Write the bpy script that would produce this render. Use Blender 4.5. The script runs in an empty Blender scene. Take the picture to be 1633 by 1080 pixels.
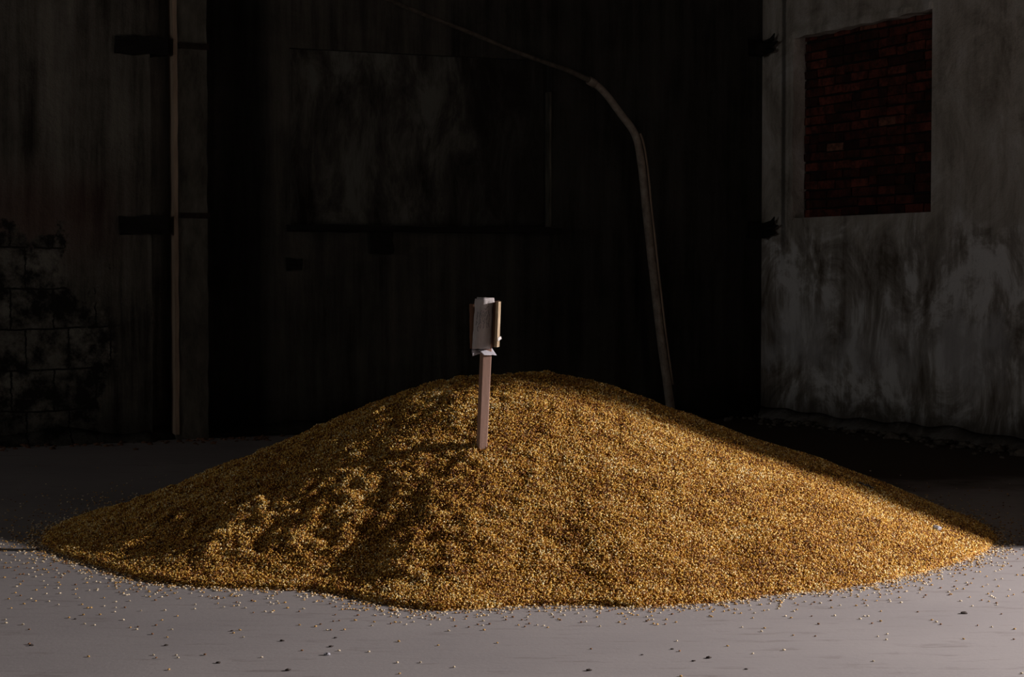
import bpy, bmesh, math, random
from mathutils import Vector, Matrix, noise
random.seed(7)
C = bpy.context.scene.collection
PI = math.pi

# ---------------------------------------------------------------- camera
H_EYE, F, CX, CY, HZ = 1.25, 3000.0, 816.5, 540.0, 430.0
PITCH = math.atan((CY - HZ) / F)
cam = bpy.data.cameras.new('camera'); cam.sensor_width = 36; cam.lens = F / 1633 * 36
cam.clip_end = 200
co = bpy.data.objects.new('camera', cam); C.objects.link(co)
co.location = (0, 0, H_EYE); co.rotation_euler = (PI/2 - PITCH, 0, 0)
bpy.context.scene.camera = co
def ray(px, py):
    x = (px - CX) / F; y = -(py - CY) / F
    return Vector((x, math.cos(PITCH) + y*math.sin(PITCH), y*math.cos(PITCH) - math.sin(PITCH)))
EYE = Vector((0, 0, H_EYE))
def floor_at(px, py, z=0.0):
    r = ray(px, py); return EYE + r * ((z - H_EYE) / r.z)
def depth_at(px, py, Y):
    r = ray(px, py); return EYE + r * (Y / r.y)

# ---------------------------------------------------------------- world, light, exposure
vs = bpy.context.scene.view_settings
vs.view_transform = 'Standard'; vs.look = 'None'; vs.gamma = 1; vs.exposure = 0; vs.use_curve_mapping = False
w = bpy.data.worlds.new('sky'); bpy.context.scene.world = w; w.use_nodes = True
w.node_tree.nodes['Background'].inputs[0].default_value = (.6, .7, .85, 1)
w.node_tree.nodes['Background'].inputs[1].default_value = .05
def area(name, loc, target, size, size_y, power, col):
    l = bpy.data.lights.new(name, 'AREA'); l.shape = 'RECTANGLE'; l.size = size; l.size_y = size_y
    l.energy = power; l.color = col
    o = bpy.data.objects.new(name, l); C.objects.link(o); o.location = loc
    o.rotation_euler = (Vector(target) - Vector(loc)).to_track_quat('-Z', 'Y').to_euler()
    return o
# low sunlight bounced in through the gateway on the right
area('gateway_light', (7.9, 7.5, 2.9), (3.5, 3.0, 0), .15, .17, 1420, (1.0, .905, .88))
# ambient fill lamp outside an unseen doorway added in the left wall
area('doorway_fill', (-9.75, 6.25, 1.9), (3.2, 12.6, 1.3), 2.4, 1.6, 50, (1.0, .975, .94))

# ---------------------------------------------------------------- helpers
def mesh_obj(name, bm, m, parent=None, smooth=False, M=None):
    me = bpy.data.meshes.new(name); bm.normal_update(); bm.to_mesh(me); bm.free()
    for x in (m if isinstance(m, (list, tuple)) else [m]): me.materials.append(x)
    if smooth:
        for p in me.polygons: p.use_smooth = True
    o = bpy.data.objects.new(name, me); C.objects.link(o)
    if M is not None: o.matrix_world = M
    if parent: o.parent = parent
    return o
def tag(o, label=None, cat=None, group=None, kind=None):
    for k, v in (('label', label), ('category', cat), ('group', group), ('kind', kind)):
        if v: o[k] = v
    return o
def box(bm, x0, x1, y0, y1, z0, z1):
    v = [bm.verts.new((x, y, z)) for x in (x0, x1) for y in (y0, y1) for z in (z0, z1)]
    for f in ((0,1,3,2), (4,6,7,5), (0,4,5,1), (2,3,7,6), (0,2,6,4), (1,5,7,3)):
        bm.faces.new([v[i] for i in f])
    bmesh.ops.recalc_face_normals(bm, faces=bm.faces[-6:])
    return v
def rough_box(bm, x0, x1, y0, y1, z0, z1, step=.05, amp=.01, sc=6, seed=0):
    """box with subdivided, worn faces"""
    b2 = bmesh.new(); box(b2, x0, x1, y0, y1, z0, z1)
    for ax, (a, b) in enumerate(((x0, x1), (y0, y1), (z0, z1))):
        n = int(abs(b - a) / step)
        for i in range(1, min(n, 90)):
            p = [0, 0, 0]; p[ax] = a + (b - a) * i / min(n, 90); q = [0, 0, 0]; q[ax] = 1
            bmesh.ops.bisect_plane(b2, geom=b2.verts[:] + b2.edges[:] + b2.faces[:], plane_co=p, plane_no=q)
    for v in b2.verts:
        v.co += noise.noise_vector(v.co * sc + Vector((seed*7.3, 0, 0))) * amp
    me = bpy.data.meshes.new('t'); b2.to_mesh(me); b2.free(); bm.from_mesh(me); bpy.data.meshes.remove(me)
def tube(bm, pts, rad, n=12, wob=0):
    rings = []
    for i, p in enumerate(pts):
        p = Vector(p); a = Vector(pts[max(i-1, 0)]); b = Vector(pts[min(i+1, len(pts)-1)])
        t = (b - a).normalized(); s = t.cross(Vector((0, 1, 0)) if abs(t.y) < .9 else Vector((1, 0, 0))).normalized(); u = s.cross(t)
        r = rad[i] if isinstance(rad, (list, tuple)) else rad
        rings.append([bm.verts.new(p + (s*math.cos(2*PI*k/n) + u*math.sin(2*PI*k/n)) * r * (1 + wob*noise.noise(p*9 + Vector((k, 0, 0))))) for k in range(n)])
    for A, B in zip(rings, rings[1:]):
        for k in range(n): bm.faces.new((A[k], A[(k+1) % n], B[(k+1) % n], B[k]))
    bm.faces.new(rings[0][::-1]); bm.faces.new(rings[-1])

class NT:
    def __init__(s, name):
        s.m = bpy.data.materials.new(name); s.m.use_nodes = True; s.t = s.m.node_tree
        s.b = s.t.nodes['Principled BSDF']; s.b.inputs['Specular IOR Level'].default_value = .2
        s.co = s.t.nodes.new('ShaderNodeTexCoord').outputs['Object']
    def n(s, typ, **kw):
        x = s.t.nodes.new(typ)
        for k, v in kw.items(): setattr(x, k, v)
        return x
    def put(s, sock, v):
        if isinstance(v, bpy.types.NodeSocket): s.t.links.new(v, sock)
        else: sock.default_value = v
    def map(s, scale=(1,1,1), loc=(0,0,0), vec=None):
        x = s.n('ShaderNodeMapping'); s.put(x.inputs['Vector'], vec or s.co)
        x.inputs['Scale'].default_value = scale; x.inputs['Location'].default_value = loc
        return x.outputs[0]
    def noise(s, scale, detail=4, rough=.6, vec=None, dist=0):
        x = s.n('ShaderNodeTexNoise'); s.put(x.inputs['Vector'], vec or s.co)
        x.inputs['Scale'].default_value = scale; x.inputs['Detail'].default_value = detail
        x.inputs['Roughness'].default_value = rough; x.inputs['Distortion'].default_value = dist
        return x.outputs['Fac']
    def ramp(s, fac, stops):
        x = s.n('ShaderNodeValToRGB'); s.put(x.inputs[0], fac); e = x.color_ramp.elements
        while len(e) < len(stops): e.new(.5)
        for el, (p, c) in zip(e, stops):
            el.position = p; el.color = (c if isinstance(c, (tuple, list)) else (c, c, c)) + (1,) if not isinstance(c, (int, float)) else (c, c, c, 1)
        return x.outputs[0]
    def mix(s, fac, a, b, mode='MIX'):
        x = s.n('ShaderNodeMix', data_type='RGBA', blend_type=mode)
        for k, v in ((0, fac), (6, a), (7, b)):
            if isinstance(v, tuple) and len(v) == 3: v = v + (1,)
            s.put(x.inputs[k], v)
        return x.outputs[2]
    def math(s, op, a, b=0.0, clamp=False):
        x = s.n('ShaderNodeMath', operation=op, use_clamp=clamp); s.put(x.inputs[0], a); s.put(x.inputs[1], b); return x.outputs[0]
    def sep(s, vec=None):
        x = s.n('ShaderNodeSeparateXYZ'); s.put(x.inputs[0], vec or s.co); return x.outputs
    def band(s, v, a, b, soft):      # 1 between a and b
        def st(e0, e1):
            x = s.n('ShaderNodeMapRange', interpolation_type='SMOOTHSTEP'); s.put(x.inputs[0], v)
            x.inputs[1].default_value = e0; x.inputs[2].default_value = e1; return x.outputs[0]
        return s.math('MULTIPLY', st(a - soft, a + soft), s.math('SUBTRACT', 1.0, st(b - soft, b + soft)))
    def done(s, col, rough=.9, bump=None, strength=.4, dist=.02):
        if isinstance(col, tuple): col = col + (1,)
        s.put(s.b.inputs['Base Color'], col); s.put(s.b.inputs['Roughness'], rough)
        if bump is not None:
            x = s.n('ShaderNodeBump'); x.inputs['Strength'].default_value = strength; x.inputs['Distance'].default_value = dist
            s.put(x.inputs['Height'], bump); s.t.links.new(x.outputs[0], s.b.inputs['Normal'])
        return s.m
def simple(name, c1, c2, scale=12, rough=.85, strength=.3, stretch=(1,1,1)):
    t = NT(name); v = t.map(stretch); f = t.noise(scale, 5, .65, v)
    return t.done(t.ramp(f, [(.3, c1), (.7, c2)]), rough, f, strength, .01)

# ---------------------------------------------------------------- the two wall frames
P = Vector((2.12, 16.0, 0))                       # the far corner
ang = math.radians(24.3)
UB = Vector((-math.cos(ang), -math.sin(ang), 0))  # along the back wall, to the left
UR = Vector((math.sin(ang), -math.cos(ang), 0))   # along the right wall, towards the viewer
MB = Matrix((( UB.x, UR.x, 0, P.x), (UB.y, UR.y, 0, P.y), (0, 0, 1, 0), (0, 0, 0, 1)))      # x left, y into the room
MR = Matrix(((-UR.x, UB.x, 0, P.x), (-UR.y, UB.y, 0, P.y), (0, 0, 1, 0), (0, 0, 0, 1)))     # x away from viewer, y into the room
def on(M, px, py, off=0.0):
    Mi = M.inverted(); o = Mi @ EYE; d = Mi.to_3x3() @ ray(px, py); t = (off - o.y) / d.y
    q = o + d * t; return q.x, q.z
def holes_wall(bm, L0, L1, H, T, holes):
    """wall slab from x=L0..L1, y=-T..0, leaving openings (x0,x1,z0,z1)"""
    xs = sorted({L0, L1, *[h[0] for h in holes], *[h[1] for h in holes]})
    for a, b in zip(xs, xs[1:]):
        col = sorted([h for h in holes if h[0] <= a + 1e-6 and h[1] >= b - 1e-6], key=lambda h: h[2])
        z = 0
        for h in col:
            if h[2] > z: box(bm, a, b, -T, 0, z, h[2])
            z = h[3]
        if z < H: box(bm, a, b, -T, 0, z, H)
    bmesh.ops.remove_doubles(bm, verts=bm.verts, dist=1e-5)
HT = 5.2; WB = 14.0; LR = 20.0

# ---------------------------------------------------------------- setting materials
def floor_mat():
    t = NT('worn_concrete')
    a = t.noise(.7, 5, .6); b = t.noise(9, 6, .7, t.map((.35, 1.6, 1))); c = t.noise(60, 3, .6)
    col = t.ramp(a, [(.3, (.30, .28, .282)), (.7, (.37, .345, .342))])
    col = t.mix(t.ramp(b, [(.34, 1.0), (.44, 0.0)]), col, (.265, .24, .236))
    d = t.noise(5.5, 7, .75, t.map((.45, 2.2, 1), (3.1, 1.7, 0)))
    col = t.mix(t.math('MULTIPLY', t.ramp(d, [(.27, 1.0), (.315, 0.0)]), .75), col, (.10, .085, .075))
    x, y, z = t.sep()
    # far right floor coloured dark brown, painting in the shade beyond the heap
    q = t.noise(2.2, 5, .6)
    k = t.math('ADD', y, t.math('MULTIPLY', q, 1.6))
    far_shade = t.n('ShaderNodeMapRange', interpolation_type='SMOOTHSTEP'); t.put(far_shade.inputs[0], k)
    far_shade.inputs[1].default_value = 11.0; far_shade.inputs[2].default_value = 12.2
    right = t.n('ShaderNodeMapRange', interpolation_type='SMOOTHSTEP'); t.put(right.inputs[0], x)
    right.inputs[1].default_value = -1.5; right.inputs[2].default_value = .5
    df = t.math('MULTIPLY', far_shade.outputs[0], right.outputs[0])
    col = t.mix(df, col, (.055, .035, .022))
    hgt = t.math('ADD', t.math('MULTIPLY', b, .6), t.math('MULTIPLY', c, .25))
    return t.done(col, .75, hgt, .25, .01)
def back_mat():
    t = NT('streaky_plaster')
    x, y, z = t.sep()
    st = t.noise(5, 6, .65, t.map((1.6, 1, .12))); bl = t.noise(1.4, 6, .65); fine = t.noise(22, 5, .7)
    col = t.ramp(t.math('ADD', t.math('MULTIPLY', st, .6), t.math('MULTIPLY', bl, .4)), [(.36, (.030, .024, .018)), (.5, (.115, .105, .085)), (.62, (.18, .165, .135))])
    # reddish whitewash low on the far left
    red = t.math('MULTIPLY', t.band(x, 5.55, 9, .35), t.band(z, 1.35, 1.9, .25))
    col = t.mix(t.math('MULTIPLY', red, .5), col, (.10, .045, .036))
    # plaster fallen off low at the left, block joints showing
    xa, za = on(MB, 135, 385)
    edge = t.math('MULTIPLY', t.math('SUBTRACT', t.noise(2.0, 6, .65), .5), 1.9)
    xx = t.math('ADD', x, edge); zz = t.math('ADD', z, edge)
    m = t.math('MULTIPLY', t.band(xx, xa, 11, .05), t.band(zz, -1, za, .05))
    br = t.n('ShaderNodeTexBrick'); v = t.n('ShaderNodeCombineXYZ'); t.put(v.inputs[0], t.math('ADD', x, t.math('MULTIPLY', fine, .05))); t.put(v.inputs[1], t.math('ADD', z, t.math('MULTIPLY', bl, .08))); t.put(br.inputs['Vector'], v.outputs[0])
    br.inputs['Scale'].default_value = 1; br.inputs['Brick Width'].default_value = .30; br.inputs['Row Height'].default_value = .29
    br.inputs['Mortar Size'].default_value = .009; br.inputs['Mortar Smooth'].default_value = .6; br.offset = 0.35
    br.inputs['Color1'].default_value = (.20, .185, .155, 1); br.inputs['Color2'].default_value = (.12, .11, .09, 1); br.inputs['Mortar'].default_value = (.012, .01, .008, 1)
    blk = t.mix(t.ramp(t.noise(5, 6, .7), [(.44, 1.0), (.62, 0.0)]), br.outputs[0], (.018, .015, .012))
    col = t.mix(m, col, blk)
    # wall colour darker across the middle, more so towards the right corner
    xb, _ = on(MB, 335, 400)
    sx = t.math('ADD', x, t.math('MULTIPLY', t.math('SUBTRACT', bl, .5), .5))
    mid_dark = t.band(sx, -1, xb - .02, .12)
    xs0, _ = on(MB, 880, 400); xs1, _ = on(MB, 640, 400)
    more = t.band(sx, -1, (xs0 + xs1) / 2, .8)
    pier_shade = t.band(x, xb - .45, xb + .1, .12)  # black strip painting in the shadow beside the pier
    k = t.math('SUBTRACT', 1.0, t.math('MULTIPLY', mid_dark, .45)); k = t.math('MULTIPLY', k, t.math('SUBTRACT', 1.0, t.math('MULTIPLY', more, .45)))
    k = t.math('MULTIPLY', k, t.math('SUBTRACT', 1.0, t.math('MULTIPLY', pier_shade, .75)))
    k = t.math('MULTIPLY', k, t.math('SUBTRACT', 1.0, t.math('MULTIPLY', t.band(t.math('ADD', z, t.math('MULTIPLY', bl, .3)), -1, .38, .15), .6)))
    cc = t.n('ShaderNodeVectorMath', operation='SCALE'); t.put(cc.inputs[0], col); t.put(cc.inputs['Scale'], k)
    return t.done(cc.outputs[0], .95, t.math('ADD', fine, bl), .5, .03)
def right_mat():
    t = NT('peeling_limewash')
    x, y, z = t.sep()
    st = t.noise(3, 7, .7, t.map((1.8, 1, .3))); bl = t.noise(1.9, 8, .68, t.map((1, 1, .8)), dist=.9); fine = t.noise(24, 5, .7)
    f = t.math('ADD', t.math('MULTIPLY', st, .35), t.math('MULTIPLY', bl, .65))
    col = t.ramp(f, [(.36, (.22, .185, .15)), (.5, (.50, .45, .385)), (.60, (.66, .62, .57))])
    zz = t.math('ADD', z, t.math('MULTIPLY', t.math('SUBTRACT', t.noise(3, 6, .7, t.map((1.2, 1, .6))), .5), 1.1))
    low = t.band(zz, -2, 1.52, .12)
    scuff = t.ramp(f, [(.41, (.13, .10, .075)), (.5, (.40, .36, .32)), (.56, (.86, .84, .82))])
    col = t.mix(t.math('MULTIPLY', low, .8), col, scuff)
    white = t.math('MULTIPLY', t.band(zz, .42, .85, .12), t.ramp(t.noise(2, 3, .5), [(.38, 0.0), (.55, 1.0)]))
    col = t.mix(t.math('MULTIPLY', white, .6), col, (.72, .70, .70))
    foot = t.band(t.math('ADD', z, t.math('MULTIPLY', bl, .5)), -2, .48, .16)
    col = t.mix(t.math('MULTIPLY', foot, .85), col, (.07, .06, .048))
    xg = on(MR, 1249, 200)[0]
    gr = t.math('MULTIPLY', t.band(t.math('ADD', x, t.math('MULTIPLY', fine, .03)), xg - .02, xg + .04, .015), t.band(z, 1.45, 4, .3))
    col = t.mix(t.math('MULTIPLY', gr, .75), col, (.05, .045, .04))
    return t.done(col, .95, t.math('ADD', fine, t.math('MULTIPLY', bl, 2.0)), .6, .03)
MAT = dict(
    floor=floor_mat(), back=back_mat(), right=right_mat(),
    dark=simple('ceiling_soot', (.03, .026, .022), (.07, .062, .055), 3),
    pier=simple('flaking_pier', (.035, .03, .022), (.13, .12, .095), 9, stretch=(1, 1, .35), strength=.8),
    panel=None, char=simple('charred_timber', (.006, .005, .004), (.018, .015, .012), 20, stretch=(.2, 1, 1)),
    edge=simple('pale_tan_edge', (.22, .155, .11), (.42, .31, .22), 10, stretch=(1, 1, .2)),
    iron=simple('rusty_iron', (.008, .006, .005), (.035, .02, .014), 25),
    pipe=simple('dull_pipe', (.16, .12, .09), (.36, .31, .25), 14, .6),
    stone=simple('grey_stone', (.25, .25, .28), (.5, .5, .55), 30),
    chip=simple('dark_chip', (.03, .025, .022), (.10, .08, .07), 40),
    rubble=simple('rubble', (.06, .05, .04), (.20, .17, .14), 10),
    wood=simple('stake_wood', (.25, .155, .12), (.37, .24, .19), 16, .7, .2, (1, 1, .12)),
    board=simple('brown_board', (.10, .055, .035), (.20, .11, .07), 20, .7, .3, (1, 1, .12)),
    slat=simple('pale_slat', (.22, .15, .09), (.62, .50, .34), 30, .7, .4, (1, 1, .4)),
    ink=simple('blue_black_ink', (.03, .035, .05), (.05, .055, .07), 30),
    twine=simple('white_scrap', (.6, .58, .56), (.75, .73, .7), 30),
)
def panel_mat():
    t = NT('stained_slab'); x, y, z = t.sep()
    a = t.noise(2.6, 7, .7, t.map((1.5, 1, .5)), .4)
    col = t.ramp(a, [(.38, (.020, .016, .011)), (.50, (.062, .057, .047)), (.62, (.125, .125, .105))])
    x1 = on(MB, 600, 200)[0]; x0 = on(MB, 860, 200)[0]
    return t.done(t.mix(t.math('MULTIPLY', t.band(t.math('ADD', x, a), -2, x0 + 1.1, .6), .8), col, (.016, .013, .010)), .95, a, .5, .02)
MAT['panel'] = panel_mat()
def brick_mat():
    t = NT('old_red_brick'); x, y, z = t.sep()
    ri = t.n('ShaderNodeObjectInfo')
    at = t.n('ShaderNodeAttribute', attribute_name='tone')
    col = t.ramp(at.outputs['Fac'], [(0.0, (.03, .016, .012)), (.45, (.15, .038, .024)), (.8, (.27, .072, .045)), (1.0, (.30, .14, .09))])
    f = t.noise(14, 5, .7)
    col = t.mix(t.ramp(f, [(.4, .7), (.6, 0.0)]), col, (.02, .014, .012))
    return t.done(col, .95, f, .6, .01)
MAT['brick'] = brick_mat()
MAT['mortar'] = simple('dark_mortar', (.012, .009, .008), (.035, .028, .024), 15)

# ---------------------------------------------------------------- room shell
def struct(name, bm, m, M=None, smooth=False):
    return tag(mesh_obj(name, bm, m, None, smooth, M), kind='structure')
corners = [P + UB*(-.4) + UR*(-.4), P + UB*(WB + .4) + UR*(-.4), P + UB*(WB + .4) + UR*(LR + .4), P + UB*(-.4) + UR*(LR + .4)]
def slab(z0, z1):
    bm = bmesh.new(); lo = [bm.verts.new((c.x, c.y, z0)) for c in corners]; hi = [bm.verts.new((c.x, c.y, z1)) for c in corners]
    bm.faces.new(lo); bm.faces.new(hi)
    for i in range(4): bm.faces.new((lo[i], lo[(i+1) % 4], hi[(i+1) % 4], hi[i]))
    bmesh.ops.recalc_face_normals(bm, faces=bm.faces); return bm
struct('floor', slab(-.2, 0), MAT['floor'])
struct('ceiling', slab(HT, HT + .2), MAT['dark'])
pa_, pzt = on(MB, 462, 76); pb_, pzb = on(MB, 878, 362)
XS = on(MB, 241, 300, .13)[0]                     # the wall stands forward left of here
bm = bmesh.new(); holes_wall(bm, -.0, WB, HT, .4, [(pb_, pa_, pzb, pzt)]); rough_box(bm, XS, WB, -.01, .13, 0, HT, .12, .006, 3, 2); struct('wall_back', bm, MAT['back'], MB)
bm = bmesh.new(); rough_box(bm, pb_ - .004, pb_ + .012, -.10, .006, pzb, pzt - .25, .05, .004, 9, 4); struct('trim_4', bm, MAT['pier'], MB)  # paler strip added to paint the lit reveal of the slab opening
# right wall: bricked-up window, and the gateway the light comes through
x0, ztl = on(MR, 1265, 56); _, zbl = on(MR, 1265, 348); x1, ztr = on(MR, 1487, 10); _, zbr = on(MR, 1485, 338)
BW = (x1, x0, (zbl + zbr) / 2, (ztl + ztr) / 2)
GATE_T = 8.96
bm = bmesh.new(); holes_wall(bm, -LR, 0, HT, .35, [BW, (-(GATE_T + 4.0), -(GATE_T + .17), 0, 3.4), (-(GATE_T + .17), -GATE_T, 0, 2.53)]); struct('wall_right', bm, MAT['right'], MR)  # far end of unseen gateway head stepped low to shape the shadow
ML = MR.copy(); ML.translation = P + UB*WB
bm = bmesh.new(); holes_wall(bm, -LR, 0, HT, .35, [(-5.6, -2.4, 0, 3.1)])  # unseen doorway added to let the fill lamp in
o = struct('wall_left', bm, MAT['dark'], ML)
o.matrix_world = ML @ Matrix.Translation((0, .35, 0))
MF = MB.copy(); MF.translation = P + UR*(LR + .4)
bm = bmesh.new(); holes_wall(bm, 0, WB, HT, .4, []); struct('wall_front', bm, MAT['dark'], MF)

# brick infill: bricks in courses, part of the setting
bm = bmesh.new(); tone = bm.faces.layers.float.new('tone')
box(bm, BW[0], BW[1], -.33, -.135, BW[2], BW[3])
mort_n = len(bm.faces)
z = BW[2] + .006; row = 0
while z < BW[3] - .02:
    h = min(.062, BW[3] - z - .004); x = BW[0] + .004 - (.115 if row % 2 else 0)
    while x < BW[1]:
        L = .225 if random.random() < .75 else .11
        a, b = max(x, BW[0] + .004), min(x + L, BW[1] - .004)
        if b - a > .03:
            q = random.gauss(0, .006); zj = random.gauss(0, .003); n0 = len(bm.faces); bm.faces.ensure_lookup_table()
            vv = box(bm, a, b, -.14, -.115 + q, z + zj, z + h + zj)
            for v in vv: v.co += Vector((random.uniform(-.004, .004), random.uniform(-.004, .004), random.uniform(-.004, .004)))
            tn = min(1, max(0, random.betavariate(1.5, 2.3))); bm.faces.ensure_lookup_table()
            for f in bm.faces[n0:]: f[tone] = tn; f.material_index = 1
        x += L + .012
    z += .076; row += 1
struct('window_1', bm, [MAT['mortar'], MAT['brick']], MR)
# uneven plaster edge round the bricked window
bm = bmesh.new()
for (a, b, c, d) in ((BW[0]-.02, BW[1]+.02, BW[3]-.025, BW[3]+.03), (BW[1]-.02, BW[1]+.045, BW[2]-.02, BW[3]+.02)):
    rough_box(bm, a, b, -.10, .012, c, d, .05, .014, 7, 3)
struct('trim_1', bm, MAT['right'], MR)

# ---------------------------------------------------------------- things on the back wall
# pier
xa, _ = on(MB, 331, 300, .14); xb, _ = on(MB, 277, 300, .14)
pier = bpy.data.objects.new('wall_pier', None); C.objects.link(pier); pier.matrix_world = MB @ Matrix.Translation(((xa+xb)/2, 0, 0))
tag(pier, 'narrow flaking masonry pier with its lit left corner painted pale against the back wall', 'pier')
hw = (xb - xa) / 2
bm = bmesh.new(); rough_box(bm, -hw, hw - .012, -.02, .14, 0, HT, .06, .010, 8, 1); mesh_obj('shaft', bm, MAT['pier'], pier)
bm = bmesh.new(); rough_box(bm, hw - .030, hw, .02, .150, .04, HT, .05, .006, 6, 2); tag(mesh_obj('lit_corner', bm, MAT['edge'], pier), 'tan corner strip painted pale as if lit')  # tan strip coloured pale, painting in the lit corner of the pier
for py in (73, 344):
    _, zz = on(MB, 300, py, .16); bm = bmesh.new()
    rough_box(bm, -hw - .012, hw - .04, .0, .165, zz - .02, zz + .02, .05, .006, 9, 5)
    tag(mesh_obj('strap', bm, MAT['iron'], pier), 'black iron strap')
# charred beam stubs left of the pier
for i, (pa, pb, ya, yb, lab) in enumerate(((186, 268, 56, 88, 'charred timber beam stub left of the wall pier, the upper of two'),
                                           (192, 268, 344, 374, 'charred timber beam stub left of the wall pier, the lower of two'))):
    a, zt = on(MB, pa, ya, .18); b, zb = on(MB, pb, yb, .18)
    bm = bmesh.new(); rough_box(bm, b, a, -.05, .18, zb, zt, .04, .018, 8, i)
    tag(mesh_obj('beam_stub', bm, MAT['char'], None, False, MB), lab, 'beam', 'charred beam stubs by the pier')
# broken stubs in the right corner
for i, (py, lab) in enumerate(((76, 'broken black timber stub in the far right corner, upper one'), (366, 'broken black timber stub in the far right corner, lower one'))):
    c = on(MR, 1216, py, .06); bm = bmesh.new()
    rough_box(bm, c[0] - .05, -.03, .03, .15, c[1] - .075, c[1] + .055, .025, .025, 12, i + 4)
    for k in range(3):
        q = bmesh.new(); tube(q, [(c[0] - .03, .05, c[1] + (k-1)*.03), (c[0] - .13, .05, c[1] + (k-1)*.045 + .01), (c[0] - .17 - .05*(k == 1), .05, c[1] + (k-1)*.07 + .03)], [.03, .02, .005], 6)
        me = bpy.data.meshes.new('t'); q.to_mesh(me); q.free(); bm.from_mesh(me)
    tag(mesh_obj('timber_stub', bm, MAT['char'], None, False, MR), lab, 'beam', 'broken stubs in the corner')
# raised slab panel in the wall
a, zt, b, zb = pa_, pzt, pb_, pzb
bm = bmesh.new(); rough_box(bm, b - .01, a + .01, -.30, -.075, zb - .01, zt + .01, .09, .008, 4, 6)
tag(mesh_obj('wall_slab', bm, MAT['panel'], None, False, MB), 'large stained slab set back in an old opening of the back wall', 'slab')
bm = bmesh.new(); rough_box(bm, b - .05, a + .03, -.05, .12, zb - .055, zb - .008, .05, .012, 6, 8)  # dark bar added to paint the shadow line below the slab
tag(mesh_obj('slab_shadow_bar', bm, MAT['char'], None, False, MB), 'dark bar painting in the shadow line under the stained wall slab', 'shadow bar')
a, z1 = on(MB, 594, 370, .06); b, z0 = on(MB, 626, 405, .06)
bm = bmesh.new(); rough_box(bm, b, a, -.05, .08, z0, z1, .03, .012, 14, 9)
tag(mesh_obj('bracket_block', bm, MAT['char'], None, False, MB), 'small black block hanging under the dark bar', 'block')
a, z1 = on(MB, 457, 412, .02); b, z0 = on(MB, 482, 431, .02)
bm = bmesh.new(); rough_box(bm, b, a, -.05, .03, z0, z1, .03, .016, 14, 11)
tag(mesh_obj('wall_plug', bm, MAT['char'], None, False, MB), 'dark lump in the back wall below the left end of the dark bar', 'plug')
# the bent pipe
def smooth_path(pts, n=10):
    out = []
    for i in range(len(pts) - 1):
        p0, p1, p2, p3 = pts[max(i-1, 0)], pts[i], pts[i+1], pts[min(i+2, len(pts)-1)]
        for k in range(n):
            u = k / n; out.append(.5*((2*p1) + (p2-p0)*u + (2*p0-5*p1+4*p2-p3)*u*u + (3*p1-p0-3*p2+p3)*u**3))
    out.append(pts[-1]); return out
def wp(px, py, off):
    x, z = on(MB, px, py, off); return MB @ Vector((x, off, z))
base = wp(1071, 664, .25); 
pp = [Vector((base.x + .005, base.y, 0))] + [wp(*q) for q in ((1066, 625, .25), (1054, 540, .25), (1041, 430, .25), (1030, 330, .25), (1022, 255, .25), (1012, 213, .25), (990, 182, .26), (966, 150, .28), (944, 131, .30), (905, 112, .34), (830, 85, .40), (740, 48, .48), (640, 8, .56), (540, -36, .64), (420, -90, .72))]
pth = smooth_path(pp, 6)
pipe = bpy.data.objects.new('bent_pipe', None); C.objects.link(pipe); pipe.location = pp[0]
tag(pipe, 'long dull bent pipe rising from behind the grain heap and sloping up to the left', 'pipe')
Mp = Matrix.Translation(-pp[0])
bm = bmesh.new(); k = 54
tube(bm, [Mp @ p for p in pth[:k+1]], [.037 - .010*i/k for i in range(k+1)], 14, .05); mesh_obj('pipe_upright', bm, MAT['pipe'], pipe, True)
bm = bmesh.new(); tube(bm, [Mp @ p for p in pth[k:]], [.024 - .008*min(1, i/15) for i in range(len(pth)-k)], 12, .03); mesh_obj('pipe_run', bm, simple('shaded_pipe', (.05, .04, .03), (.13, .11, .085), 14), pipe, True)  # upper run coloured darker and thinned to paint in its dim light
bm = bmesh.new(); tube(bm, [Mp @ p for p in pth[k-1:k+2]], .034, 14); mesh_obj('pipe_joint', bm, MAT['pipe'], pipe, True)
bm = bmesh.new(); off = Vector((.045, 0, 0)); tube(bm, [Mp @ p + off + Vector((0, -.01, 0)) for p in pth[7:37]], .008, 8); tag(mesh_obj('cable', bm, MAT['edge'], pipe, True), 'thin cable tied along the pipe')

# rubble along the foot of the walls: debris nobody could count
def lump(bm, c, r, seed, squash=.6, n=2):
    q = bmesh.new(); bmesh.ops.create_icosphere(q, subdivisions=n, radius=1)
    for v in q.verts:
        v.co = Vector((v.co.x*r, v.co.y*r*.8, v.co.z*r*squash)) * (1 + .5*noise.noise(v.co*1.3 + Vector((seed*3.1, seed, 0)))); v.co += Vector(c)
    me = bpy.data.meshes.new('t'); q.to_mesh(me); q.free(); bm.from_mesh(me); bpy.data.meshes.remove(me)
bm = bmesh.new()
for i in range(420):
    t = random.uniform(0, 7); s = abs(random.gauss(0, .16)) + .02; r = random.uniform(.008, .035) if random.random() < .93 else random.uniform(.04, .07)
    lump(bm, (-t, s + r, r*.25), r, i, .5, 1)
tag(mesh_obj('rubble', bm, MAT['rubble'], None, False, MR), 'fallen plaster crumbs and rubble along the foot of the right wall', 'rubble', kind='stuff')
bm = bmesh.new()
for i in range(260):
    t = random.uniform(3.5, 9); s = abs(random.gauss(0, .18)) + .02; r = random.uniform(.006, .028)
    s += .14
    lump(bm, (t, s + r, r*.25), r, i, .5, 1)
tag(mesh_obj('rubble', bm, simple('reddish_crumbs', (.06, .035, .025), (.2, .10, .06), 10), None, False, MB), 'reddish crumbs lying along the foot of the back wall at left', 'rubble', kind='stuff')
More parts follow.
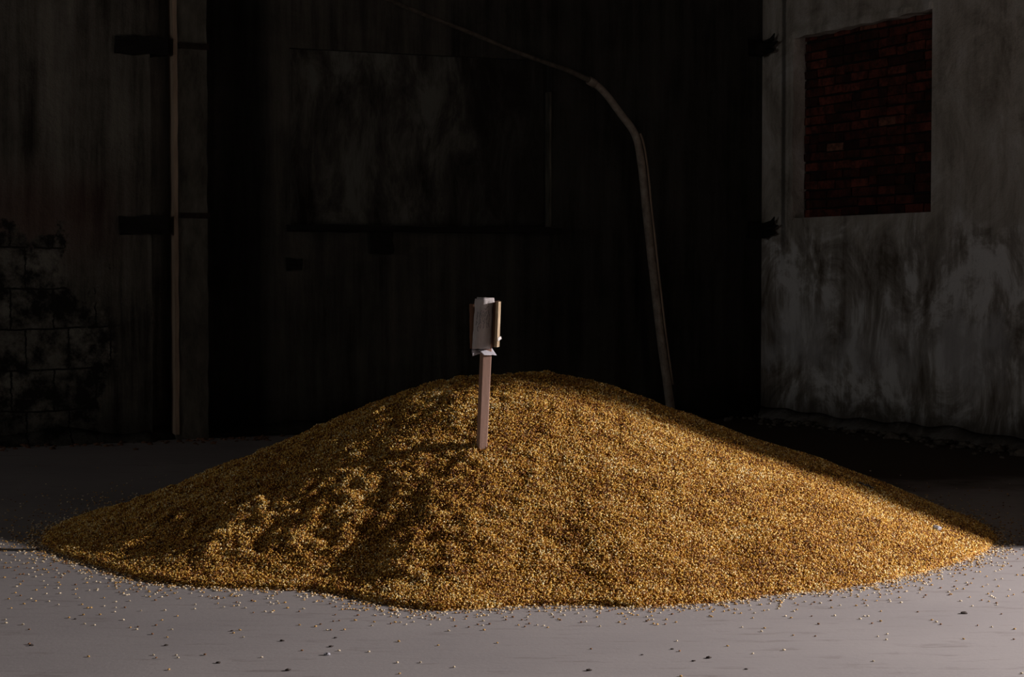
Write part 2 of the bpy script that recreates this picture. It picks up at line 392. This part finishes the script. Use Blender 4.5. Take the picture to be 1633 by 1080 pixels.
# mortar fillets at the wall feet
for nm, M, a, b in (('trim_2', MR, -8.0, .0), ('trim_3', MB, .0, WB)):
    bm = bmesh.new(); n = int((b-a)/.06); prev = None
    for i in range(n+1):
        x = a + (b-a)*i/n; k1 = .10 + .08*noise.noise(Vector((x*2.1, 0, 3))); k2 = .05 + .04*noise.noise(Vector((x*3.3, 5, 3)))
        yo = .13 if (M is MB and x > XS) else 0
        cur = [bm.verts.new((x, yo - .01, k1*1.0)), bm.verts.new((x, yo + .03 + k2*.4, k1*.45)), bm.verts.new((x, yo + .06 + k2*1.4, -.01)), bm.verts.new((x, yo - .01, -.01))]
        if prev:
            for j in range(4): bm.faces.new((prev[j], prev[(j+1) % 4], cur[(j+1) % 4], cur[j]))
        prev = cur
    bmesh.ops.recalc_face_normals(bm, faces=bm.faces)
    struct(nm, bm, MAT['right'] if M is MR else MAT['back'], M, True)

# ---------------------------------------------------------------- the grain heap
CEN = Vector((.03, 9.15)); HP = .735
edge = [floor_at(*q) for q in ((66, 868), (100, 885), (170, 908), (250, 930), (330, 938), (420, 940), (500, 943), (560, 952), (620, 966), (700, 975), (760, 972), (850, 966), (950, 966), (1010, 970), (1080, 966), (1150, 961), (1230, 950), (1300, 944), (1400, 930), (1480, 912), (1530, 897), (1575, 878), (1590, 862))]
pol = []
for e in edge:
    d = Vector((e.x, e.y)) - CEN; pol.append((math.atan2(d.y, d.x), d.length))
pol = [((a if a < 1.2 else a - 2*PI), r) for a, r in pol]
for i in range(1, 8):        # far side, out of sight: a plain rounded rim
    a0, r0 = pol[-1] if False else max(pol), None
    break
amax = max(p[0] for p in pol); amin = min(p[0] for p in pol); rR = [r for a, r in pol if a == amax][0]; rL = [r for a, r in pol if a == amin][0]
gap = 2*PI - (amax - amin)
for i in range(1, 9):
    u = i/9; pol.append((amax + gap*u, rR*(1-u) + rL*u - .12*math.sin(PI*u)))
pol.sort()
def R(th):
    a0 = pol[0][0]
    while th < a0: th += 2*PI
    while th >= a0 + 2*PI: th -= 2*PI
    for i in range(len(pol)):
        a, ra = pol[i]; b, rb = pol[(i+1) % len(pol)]
        if i == len(pol)-1: b += 2*PI
        if a <= th <= b:
            return ra + (rb-ra)*((th-a)/max(1e-6, b-a))
    return pol[0][1]
NT_ = 720; RT = [R(-PI + 2*PI*i/NT_) for i in range(NT_)]
RS = [sum(RT[(i+k) % NT_] for k in range(-60, 61))/121 for i in range(NT_)]      # the body of the heap ignores the wiggles of its rim
def look(tab, th):
    u = (th + PI)/(2*PI)*NT_; i = int(math.floor(u)); f = u - i
    return tab[i % NT_]*(1-f) + tab[(i+1) % NT_]*f
def lerp_tab(tab, x):
    for (a, va), (b, vb) in zip(tab, tab[1:]):
        if x <= b: return va + (vb-va)*(x-a)/(b-a)
    return 0
TL = [(0, 1), (.12, .965), (.28, .85), (.42, .665), (.57, .46), (.79, .19), (.92, .06), (1, 0)]
TRt = [(0, 1), (.1, .985), (.21, .91), (.33, .765), (.5, .575), (.7, .385), (.87, .18), (1, 0)]
TM = [(0, 1), (.12, .975), (.28, .86), (.5, .58), (.7, .33), (.88, .10), (1, 0)]
def prof(rho, th):
    c = math.cos(th); m = lerp_tab(TM, rho)
    k = abs(c)**2
    return m*(1-k) + k*(lerp_tab(TRt, rho) if c > 0 else lerp_tab(TL, rho))
def heap_z(x, y):
    d = Vector((x, y)) - CEN; r = d.length; th = math.atan2(d.y, d.x); Rt = look(RT, th); rho = r/Rt
    if rho >= 1: return 0.0
    k = min(1, max(0, (rho-.45)/.55)); k = k*k*(3-2*k); rho = (1-k)*r/look(RS, th) + k*rho
    # average profile over a small spread to round the kinks off
    z = HP * sum(prof(min(1, max(0, rho + o)), th) for o in (-.05, -.025, 0, .025, .05)) / 5
    env = min(1, (1-rho)*7)
    side = min(1, max(0, .5 - x*.45))              # trodden and lumpy on the left, smoother on the right
    q = Vector((x*1.0, y*1.0, 0))
    # dents and ridges running down the slope
    along = th*2.2; 
    n1 = noise.noise(Vector((x*2.9, y*2.9, 1.3))); n2 = noise.noise(Vector((x*6.3 + 4, y*6.3, 7.7))); n3 = noise.noise(Vector((x*14, y*14, 3.1)))
    rid = abs(noise.noise(Vector((x*4.1 + 9, y*4.1, 2.2))))
    n4 = noise.noise(Vector((x*27, y*27, 5.1)))
    z += env*((.004*n1 + .012*n2 + .021*n3 + .010*n4) * (.25 + .75*side) * (1 - .85*math.exp(-((x+.5)/.45)**2 - ((y-8.45)/.22)**2)) + .010*n1 + .004*n2 + .001*n4)
    return max(0.0, z + .004*(1 if rho < .99 else 0))
NR, NA = 190, 520
bm = bmesh.new(); c0 = bm.verts.new((0, 0, heap_z(CEN.x, CEN.y))); prev = None
for i in range(1, NR+1):
    rho = (i/NR)**.9; ring = []
    for k in range(NA):
        th = -PI + 2*PI*k/NA; Rt = R(th)*(1 + .008*noise.noise(Vector((th*16, 0, 0))) ) ; x = CEN.x + math.cos(th)*Rt*rho; y = CEN.y + math.sin(th)*Rt*rho
        ring.append(bm.verts.new((x - CEN.x, y - CEN.y, heap_z(x, y) if i < NR else -.01)))
    for k in range(NA):
        if prev is None: bm.faces.new((c0, ring[k], ring[(k+1) % NA]))
        else: bm.faces.new((prev[k], ring[k], ring[(k+1) % NA], prev[(k+1) % NA]))
    prev = ring
def kernel_colors(t, fac):
    return t.ramp(fac, [(0.0, (.12, .04, .008)), (.22, (.38, .145, .018)), (.50, (.66, .345, .040)), (.75, (.86, .55, .095)), (.92, (.95, .73, .26)), (1.0, (.97, .85, .50))])
def heap_under():
    t = NT('packed_grain'); v = t.n('ShaderNodeTexVoronoi'); t.put(v.inputs['Vector'], t.co); v.inputs['Scale'].default_value = 110
    s = t.n('ShaderNodeSeparateColor'); t.put(s.inputs[0], v.outputs['Color'])
    col = t.mix(.7, kernel_colors(t, s.outputs[0]), (.08, .032, .008))  # grain under the kernels darkened to paint shade into the gaps
    return t.done(col, .8, t.math('SUBTRACT', 1.0, v.outputs['Distance']), .8, .006)
def kernel_mat():
    t = NT('grain_kernel'); r = t.n('ShaderNodeObjectInfo').outputs['Random']
    x, y, z = t.sep(); 
    loc = t.n('ShaderNodeObjectInfo').outputs['Location']
    big = t.noise(2.6, 4, .6, t.map((1.0, 1.5, 2.5), vec=loc)); mid = t.noise(11, 3, .6, t.map((.6, 1.2, 2), vec=loc))
    sh = t.math('ADD', t.math('MULTIPLY', t.math('SUBTRACT', big, .5), .9), t.math('MULTIPLY', t.math('SUBTRACT', mid, .5), .7))
    col = kernel_colors(t, t.math('ADD', r, sh, True))
    t.b.inputs['Specular IOR Level'].default_value = .5
    return t.done(col, .42)
KM = kernel_mat()
heap = mesh_obj('grain_heap', bm, [heap_under(), KM], None, True)
heap.location = (CEN.x, CEN.y, 0)
tag(heap, 'broad golden heap of loose grain on the grey concrete floor', 'grain heap', kind='stuff')
# kernels over its surface
g = bpy.data.node_groups.new('kernel_cover', 'GeometryNodeTree')
g.interface.new_socket('Geometry', in_out='INPUT', socket_type='NodeSocketGeometry'); g.interface.new_socket('Geometry', in_out='OUTPUT', socket_type='NodeSocketGeometry')
N = g.nodes; Lk = g.links.new
gi = N.new('NodeGroupInput'); go = N.new('NodeGroupOutput')
ico = N.new('GeometryNodeMeshIcoSphere'); ico.inputs['Radius'].default_value = 1; ico.inputs['Subdivisions'].default_value = 2
# wedge shape: narrow at one end
pos = N.new('GeometryNodeInputPosition'); sx = N.new('ShaderNodeSeparateXYZ'); Lk(pos.outputs[0], sx.inputs[0])
tp = N.new('ShaderNodeMath'); tp.operation = 'MULTIPLY_ADD'; Lk(sx.outputs[0], tp.inputs[0]); tp.inputs[1].default_value = .30; tp.inputs[2].default_value = .85
cx = N.new('ShaderNodeCombineXYZ')
for i, (s, useT) in enumerate(((.0047, False), (.0036, True), (.0023, True))):
    m = N.new('ShaderNodeMath'); m.operation = 'MULTIPLY'; Lk(sx.outputs[i], m.inputs[0]); m.inputs[1].default_value = s
    if useT:
        m2 = N.new('ShaderNodeMath'); m2.operation = 'MULTIPLY'; Lk(m.outputs[0], m2.inputs[0]); Lk(tp.outputs[0], m2.inputs[1]); m = m2
    Lk(m.outputs[0], cx.inputs[i])
sp = N.new('GeometryNodeSetPosition'); Lk(ico.outputs[0], sp.inputs['Geometry']); Lk(cx.outputs[0], sp.inputs['Position'])
ss = N.new('GeometryNodeSetShadeSmooth'); Lk(sp.outputs[0], ss.inputs[0])
sm = N.new('GeometryNodeSetMaterial'); Lk(ss.outputs[0], sm.inputs[0]); sm.inputs['Material'].default_value = KM
dp = N.new('GeometryNodeDistributePointsOnFaces'); Lk(gi.outputs[0], dp.inputs['Mesh']); dp.inputs['Density'].default_value = 27000
op = N.new('GeometryNodeSetPosition'); Lk(dp.outputs['Points'], op.inputs['Geometry'])
rv = N.new('FunctionNodeRandomValue'); rv.data_type = 'FLOAT_VECTOR'; rv.inputs[0].default_value = (-.001, -.001, -.0025); rv.inputs[1].default_value = (.001, .001, .0095)
Lk(rv.outputs[0], op.inputs['Offset'])
rr = N.new('FunctionNodeRandomValue'); rr.data_type = 'FLOAT_VECTOR'; rr.inputs[0].default_value = (-1.4, -1.4, 0); rr.inputs[1].default_value = (1.4, 1.4, 6.283); rr.inputs['Seed'].default_value = 3
rs = N.new('FunctionNodeRandomValue'); rs.data_type = 'FLOAT'; rs.inputs[2].default_value = .78; rs.inputs[3].default_value = 1.2; rs.inputs['Seed'].default_value = 5
e2r = N.new('FunctionNodeEulerToRotation'); Lk(rr.outputs[0], e2r.inputs[0])
ro = N.new('FunctionNodeRotateRotation'); ro.rotation_space = 'LOCAL'; Lk(dp.outputs['Rotation'], ro.inputs[0]); Lk(e2r.outputs[0], ro.inputs[1])
ip = N.new('GeometryNodeInstanceOnPoints'); Lk(op.outputs[0], ip.inputs['Points']); Lk(sm.outputs[0], ip.inputs['Instance']); Lk(ro.outputs[0], ip.inputs['Rotation']); Lk(rs.outputs[1], ip.inputs['Scale'])
jn = N.new('GeometryNodeJoinGeometry'); Lk(gi.outputs[0], jn.inputs[0]); Lk(ip.outputs[0], jn.inputs[0]); Lk(jn.outputs[0], go.inputs[0])
md = heap.modifiers.new('kernel_cover', 'NODES'); md.node_group = g

# ---------------------------------------------------------------- loose kernels on the floor
KC = {'pale': ((.80, .66, .42), (.92, .80, .60)), 'golden': ((.58, .33, .09), (.74, .47, .17)), 'brown': ((.20, .10, .05), (.34, .17, .07))}
KMS = {}
for k, (c1, c2) in KC.items():
    KMS[k] = simple(k + '_kernel', c1, c2, 90, .45, .1); 
def kernel_bm(seed):
    b = bmesh.new(); bmesh.ops.create_icosphere(b, subdivisions=2, radius=1); rnd = random.Random(seed)
    for v in b.verts:
        t = .85 + .3*v.co.x
        v.co = Vector((v.co.x*.0054, v.co.y*.0042*t, v.co.z*.0027*t)) * (1 + .12*noise.noise(v.co + Vector((seed, 0, 0))))
    return b
kmesh = {}
for k in KC:
    for s in range(3):
        b = kernel_bm(s + 1); me = bpy.data.meshes.new('grain_kernel'); b.to_mesh(me); b.free(); me.materials.append(KMS[k])
        for p in me.polygons: p.use_smooth = True
        kmesh[k, s] = me
pts = []
rng = random.Random(21)
def proj(p):
    d = Vector(p) - EYE; f = Vector((0, math.cos(PITCH), -math.sin(PITCH))); u = Vector((0, math.sin(PITCH), math.cos(PITCH)))
    w_ = d.dot(f); return CX + F*d.x/w_, CY - F*d.dot(u)/w_
def add_pt(th, ex):
    r = R(th) + ex - .004; pts.append((CEN.x + math.cos(th)*r, CEN.y + math.sin(th)*r, ex))
for i in range(4200):
    th = rng.uniform(-PI, PI); k = .6 + .9*max(0, noise.noise(Vector((math.cos(th)*3, math.sin(th)*3, 4)))+.3)
    add_pt(th, rng.expovariate(1/(.05*k)))
for i in range(2600):
    th = rng.uniform(-PI, PI); side = 1 + .9*abs(math.cos(th)); add_pt(th, rng.expovariate(1/(.17*side)))
for i in range(110):
    pts.append((rng.uniform(-2.4, 2.4), rng.uniform(5.6, 7.2), 1.0))
pts = [p for p in pts if p[2] >= 0 and (Vector((p[0], p[1])) - CEN).length > R(math.atan2(p[1]-CEN.y, p[0]-CEN.x)) - .002]
view = []
for p in pts:
    q = proj((p[0], p[1], 0))
    if 4 < q[0] < 1629 and q[1] < 1076 and p[1] < 9.3: view.append((p[1], p, q))
view.sort(); single = view[:300]; ids = {id(v[1]) for v in single}
def kcol():
    u = rng.random(); return 'pale' if u < .38 else 'golden' if u < .75 else 'brown'
CN = {'pale': 'pale cream', 'golden': 'golden', 'brown': 'dark brown'}
used = set(); kept = []
for Y, p, q in single:
    if any((p[0]-a)**2 + (p[1]-b)**2 < .013**2 for a, b in kept): continue
    kept.append((p[0], p[1]))
    k = kcol(); o = bpy.data.objects.new('grain_kernel', kmesh[k, rng.randrange(3)]); C.objects.link(o)
    s = rng.uniform(.85, 1.2); o.scale = (s, s, s); o.rotation_euler = (rng.uniform(-.15, .15), rng.uniform(-.15, .15), rng.uniform(0, 6.28)); o.location = (p[0], p[1], .0026*s)
    where = ('far left' if q[0] < 330 else 'left of centre' if q[0] < 700 else 'directly below the stake' if q[0] < 860 else 'right of centre' if q[0] < 1250 else 'far right')
    far = 'at the rim of the heap' if p[2] < .12 else 'just out from the heap' if p[2] < .35 else 'out on bare floor'
    tag(o, '%s loose kernel %s, %s' % (CN[k], far, where), 'kernel', '%s kernels %s, %s' % (CN[k], far, where))
bm = bmesh.new(); vl = []; fl = []; mi = []
tmpl = kernel_bm(2); tv = [v.co.copy() for v in tmpl.verts]; tf = [[v.index for v in f.verts] for f in tmpl.faces]; tmpl.free(); bm.free()
for p in pts:
    if id(p) in ids: continue
    M = Matrix.Translation((p[0], p[1], .0028 + (rng.random()*.004 if p[2] < .02 else 0))) @ Matrix.Rotation(rng.uniform(0, 6.28), 4, 'Z') @ Matrix.Rotation(rng.uniform(-.2, .2), 4, 'X') @ Matrix.Scale(rng.uniform(.85, 1.2), 4)
    b0 = len(vl); vl += [M @ v for v in tv]; fl += [[i + b0 for i in f] for f in tf]; mi += [rng.choices((0, 1, 2), (38, 40, 22))[0]]*len(tf)
me = bpy.data.meshes.new('scattered_grain'); me.from_pydata(vl, [], fl)
for k in ('pale', 'golden', 'brown'): me.materials.append(KMS[k])
me.polygons.foreach_set('material_index', mi); me.polygons.foreach_set('use_smooth', [True]*len(fl))
o = bpy.data.objects.new('scattered_grain', me); C.objects.link(o)
tag(o, 'fringe of loose kernels scattered round the rim of the heap', 'grain', kind='stuff')

# ---------------------------------------------------------------- stones on the heap, chips on the floor
def on_heap(px, py):
    r = ray(px, py); best = None
    for i in range(2400):
        Y = 6.5 + i*.0018; p = EYE + r*(Y/r.y)
        if p.z <= heap_z(p.x, p.y): return p
    return EYE + r*(8.8/r.y)
def single_lump(name, c, r, seed, m, lab, cat, squash=.6, group=None):
    bm = bmesh.new(); lump(bm, (0, 0, 0), r, seed, squash, 2); o = mesh_obj(name, bm, m); o.location = c
    return tag(o, lab, cat, group)
p = on_heap(1494, 847); single_lump('pebble', (p.x, p.y, p.z + .012), .021, 3, MAT['stone'], 'single grey pebble on the lower right shoulder of the grain heap', 'pebble')
p = on_heap(1382, 779)
bm = bmesh.new(); b2 = bmesh.new()
for i in range(14):
    for j in range(6):
        b2.verts.new(((i-6.5)*.0062, (j-2.5)*.007, .006 + .009*noise.noise(Vector((i*.5, j*.6, 2)))+.004*math.sin(i*1.1)))
b2.verts.ensure_lookup_table()
for i in range(13):
    for j in range(5):
        if (i, j) in ((0,0),(0,4),(12,0),(12,4),(12,3)): continue
        b2.faces.new([b2.verts[k] for k in (i*6+j, i*6+6+j, i*6+7+j, i*6+j+1)])
r_ = bmesh.ops.solidify(b2, geom=b2.faces[:], thickness=.002); bm.free()
o = mesh_obj('crumpled_scrap', b2, MAT['stone'], None, True); o.location = (p.x, p.y, p.z + .008); o.rotation_euler = (0, .32, .1)
tag(o, 'crumpled grey scrap on the upper right slope of the grain heap, in shade', 'scrap')
chips = [(1538, 979, .016, 'dark chip on bright floor right of the heap, below its right tip'), (522, 1045, .014, 'largest dark chip with a long shadow at lower left of centre'),
         (528, 1032, .010, 'dark chip just behind the largest one at lower left of centre'), (450, 1023, .010, 'dark chip left of the largest one, lower left of centre'), (535, 1018, .008, 'small dark chip between the largest chip and the heap'),
         (1130, 1050, .012, 'flat dark chip near the bottom right of centre'), (1106, 1055, .008, 'small dark chip just left of the flat one near the bottom'), (939, 1070, .011, 'dark chip at the bottom edge right of the stake'),
         (1072, 1036, .007, 'tiny dark chip between the heap and the bottom right chips'), (1024, 1045, .006, 'tiny lone brown chip right of centre near the bottom'), (1190, 1068, .007, 'brown chip at the bottom edge right of the flat chip'), (459, 1070, .012, 'dark chip at the bottom edge left of centre'),
         (50, 1030, .010, 'dark chip near the lower left corner'), (370, 1007, .008, 'dark chip left of the heap front on grey floor'), (348, 1058, .010, 'dark sliver chip near the bottom at left'), (120, 988, .007, 'small dark chip on the floor below the left tip of the heap'), (265, 1030, .009, 'dark chip on the floor between left corner and heap front')]
for i, (px, py, r, lab) in enumerate(chips):
    c = floor_at(px, py); single_lump('chip', (c.x, c.y, r*.22), r*.8, i, MAT['stone'] if i == 1 else MAT['chip'], lab if i != 1 else 'grey chip with a long shadow at lower left of centre, largest there', 'chip', .4, 'chips on the floor')

# ---------------------------------------------------------------- the sign on its stake
SB = on_heap(768, 712); SY = SB.y
def sp_(px, py): return depth_at(px, py, SY)
top = sp_(777, 480); bot = sp_(768, 716)
sign = bpy.data.objects.new('stake_sign', None); C.objects.link(sign); sign.location = (bot.x, SY, bot.z)
tag(sign, 'wooden stake with a paper covered board standing upright in the grain heap', 'sign')
def rel(px, py, dy=0): q = sp_(px, py); return Vector((q.x - bot.x, dy, q.z - bot.z))
# stake: tapering bar turned a little to the right, its foot buried in the grain
def bar(p0, p1, w0, w1, d, yaw, n=14, seed=0):
    bm = bmesh.new(); prev = None; Rz = Matrix.Rotation(yaw, 3, 'Z')
    for i in range(n+1):
        u = i/n; c = p0.lerp(p1, u); hw_ = (w0 + (w1-w0)*u)/2; hd = d/2
        cur = []
        for (a, b) in ((-1, -1), (-.85, -1.12), (.85, -1.12), (1, -1), (1, 1), (-1, 1)):
            q = Rz @ Vector((a*hw_, b*hd, 0)); cur.append(bm.verts.new(c + q + Vector((.0012*noise.noise(Vector((i, seed, a))), 0, 0))))
        if prev:
            for j in range(6): bm.faces.new((prev[j], prev[(j+1) % 6], cur[(j+1) % 6], cur[j]))
        else: bm.faces.new(cur[::-1])
        prev = cur
    bm.faces.new(prev); bmesh.ops.recalc_face_normals(bm, faces=bm.faces); return bm
yaw = math.radians(14)
p0 = rel(768, 716); p1 = rel(777.5, 500); ax = (p1-p0).normalized()
mesh_obj('stake', bar(p0 - ax*.14, p1, .037, .041, .050, yaw), MAT['wood'], sign)
# backing board behind the paper
def plate(cor, th, m, name, par, nx=8, nz=14, yawf=None, curve=None, seed=0, wob=.0):
    """cor = TL,TR,BR,BL pixel corners; curve(u,v)->dy toward viewer negative"""
    bm = bmesh.new(); TLc, TRc, BR, BL = [rel(*c) for c in cor]; G = []
    for j in range(nz+1):
        v = j/nz; row = []
        for i in range(nx+1):
            u = i/nx; q = (TLc.lerp(TRc, u)).lerp(BL.lerp(BR, u), v)
            q += Vector((wob*noise.noise(Vector((u*4, v*6, seed))), curve(u, v), wob*noise.noise(Vector((u*5, v*2, seed + 9))) * (1 if j in (0, nz) else .2)))
            row.append(bm.verts.new(q))
        G.append(row)
    for j in range(nz):
        for i in range(nx): bm.faces.new((G[j][i], G[j+1][i], G[j+1][i+1], G[j][i+1]))
    bmesh.ops.recalc_face_normals(bm, faces=bm.faces)
    bm.normal_update()
    if sum(f.normal.y for f in bm.faces) > 0: bmesh.ops.reverse_faces(bm, faces=bm.faces)
    bmesh.ops.solidify(bm, geom=bm.faces[:], thickness=th)
    return mesh_obj(name, bm, m, par, True)
b = plate(((749, 485), (797, 479), (794, 553), (750, 556)), .014, MAT['board'], 'board', sign, curve=lambda u, v: -.022 + .012*u, wob=.002)
tag(b, 'brown backing board')
for pl in b.data.polygons: pl.use_smooth = False
# pale slat fixed on the right, standing edge-on to the viewer
s1 = rel(795, 481, -.035); s0 = rel(792.5, 553, -.035)
tag(mesh_obj('slat', bar(s0, s1, .013, .013, .050, math.radians(-10), 14, 4), MAT['slat'], sign), 'pale bare wooden slat')
s1 = rel(789.5, 482, -.024); s0 = rel(787.5, 551, -.024)
mesh_obj('slat', bar(s0, s1, .010, .012, .030, 0, 10, 7), MAT['board'], sign)
def paper_mat():
    t = NT('weathered_paper'); f = t.noise(14, 5, .6, t.map((2, 1, .5)))
    return t.done(t.ramp(f, [(.35, (.33, .30, .29)), (.65, (.47, .45, .46))]), .8, f, .2, .004)
PM = paper_mat(); PM2 = simple('lit_paper', (.40, .39, .43), (.50, .49, .53), 20)  # flap paper coloured lighter, painting in the light it catches
def pc(u, v):   # bellied sheet, its face turned slightly away to the left
    return -.050 + .020*(2*u-1)**2 - .012*(1-u) + .012*v + .003*math.sin(9*u + 3*v)
b = plate(((758, 476), (787, 475.5), (783, 556), (753, 556)), .0012, PM, 'paper', sign, 16, 24, curve=lambda u, v: pc(u, v), wob=.0035, seed=2)
pap = b
# ragged upper lip and folded bottom flap catching the light
plate(((761, 473.5), (788, 475), (789, 484), (757, 485)), .0012, PM, 'paper_lip', sign, 10, 4, curve=lambda u, v: -.052 + .02*(2*u-1)**2 + .006*(1-v), wob=.004, seed=5)
tag(plate(((763, 557), (783.5, 554), (792, 566), (772, 565)), .0012, PM2, 'paper_flap', sign, 10, 6, curve=lambda u, v: -.045 - .022*v + .045*u, wob=.003, seed=7), 'folded white flap of the paper')
tag(plate(((753, 556), (763, 557), (770, 562), (754, 567)), .0012, PM2, 'paper_flap', sign, 8, 5, curve=lambda u, v: -.048 - .012*v + .03*u, wob=.003, seed=9), 'folded white flap of the paper')
tag(plate(((794, 538), (799, 536), (800, 540), (794, 544)), .0015, MAT['twine'], 'paper_scrap', sign, 4, 3, curve=lambda u, v: -.062 + .02*u, wob=.003, seed=4), 'torn white corner at the side')
# handwriting: columns of faded strokes on the sheet
bm = bmesh.new(); rg = random.Random(5)
def pp_(u, v):
    TLc, TRc, BR, BL = [rel(*c) for c in ((758, 476), (787, 475.5), (783, 556), (753, 556))]
    q = (TLc.lerp(TRc, u)).lerp(BL.lerp(BR, u), v); q.y = pc(u, v) - .0022
    q += Vector((.0035*noise.noise(Vector((u*4, v*6, 2))), 0, 0)); return q
for c in range(7):
    u = .18 + c*.105; v = rg.uniform(.20, .30)
    while v < rg.uniform(.50, .60):
        l = rg.uniform(.03, .12); us = u + rg.uniform(-.02, .02)
        P4 = [pp_(us + rg.uniform(-.03, .03), v + l*k/3) for k in range(4)]
        for A, B in zip(P4, P4[1:]):
            w_ = rg.uniform(.0005, .0010); vv = [bm.verts.new(A + Vector((-w_, 0, 0))), bm.verts.new(A + Vector((w_, 0, 0))), bm.verts.new(B + Vector((w_, 0, 0))), bm.verts.new(B + Vector((-w_, 0, 0)))]
            bm.faces.new(vv)
        v += l + rg.uniform(.005, .03)
P4 = [pp_(.55, .20), pp_(.62, .22), pp_(.70, .17), pp_(.78, .15)]
for A, B in zip(P4, P4[1:]):
    bm.faces.new([bm.verts.new(A + Vector((0, 0, -.001))), bm.verts.new(B + Vector((0, 0, -.001))), bm.verts.new(B + Vector((0, 0, .001))), bm.verts.new(A + Vector((0, 0, .001)))])
tag(mesh_obj('handwriting', bm, MAT['ink'], pap), 'faded dark handwritten columns')
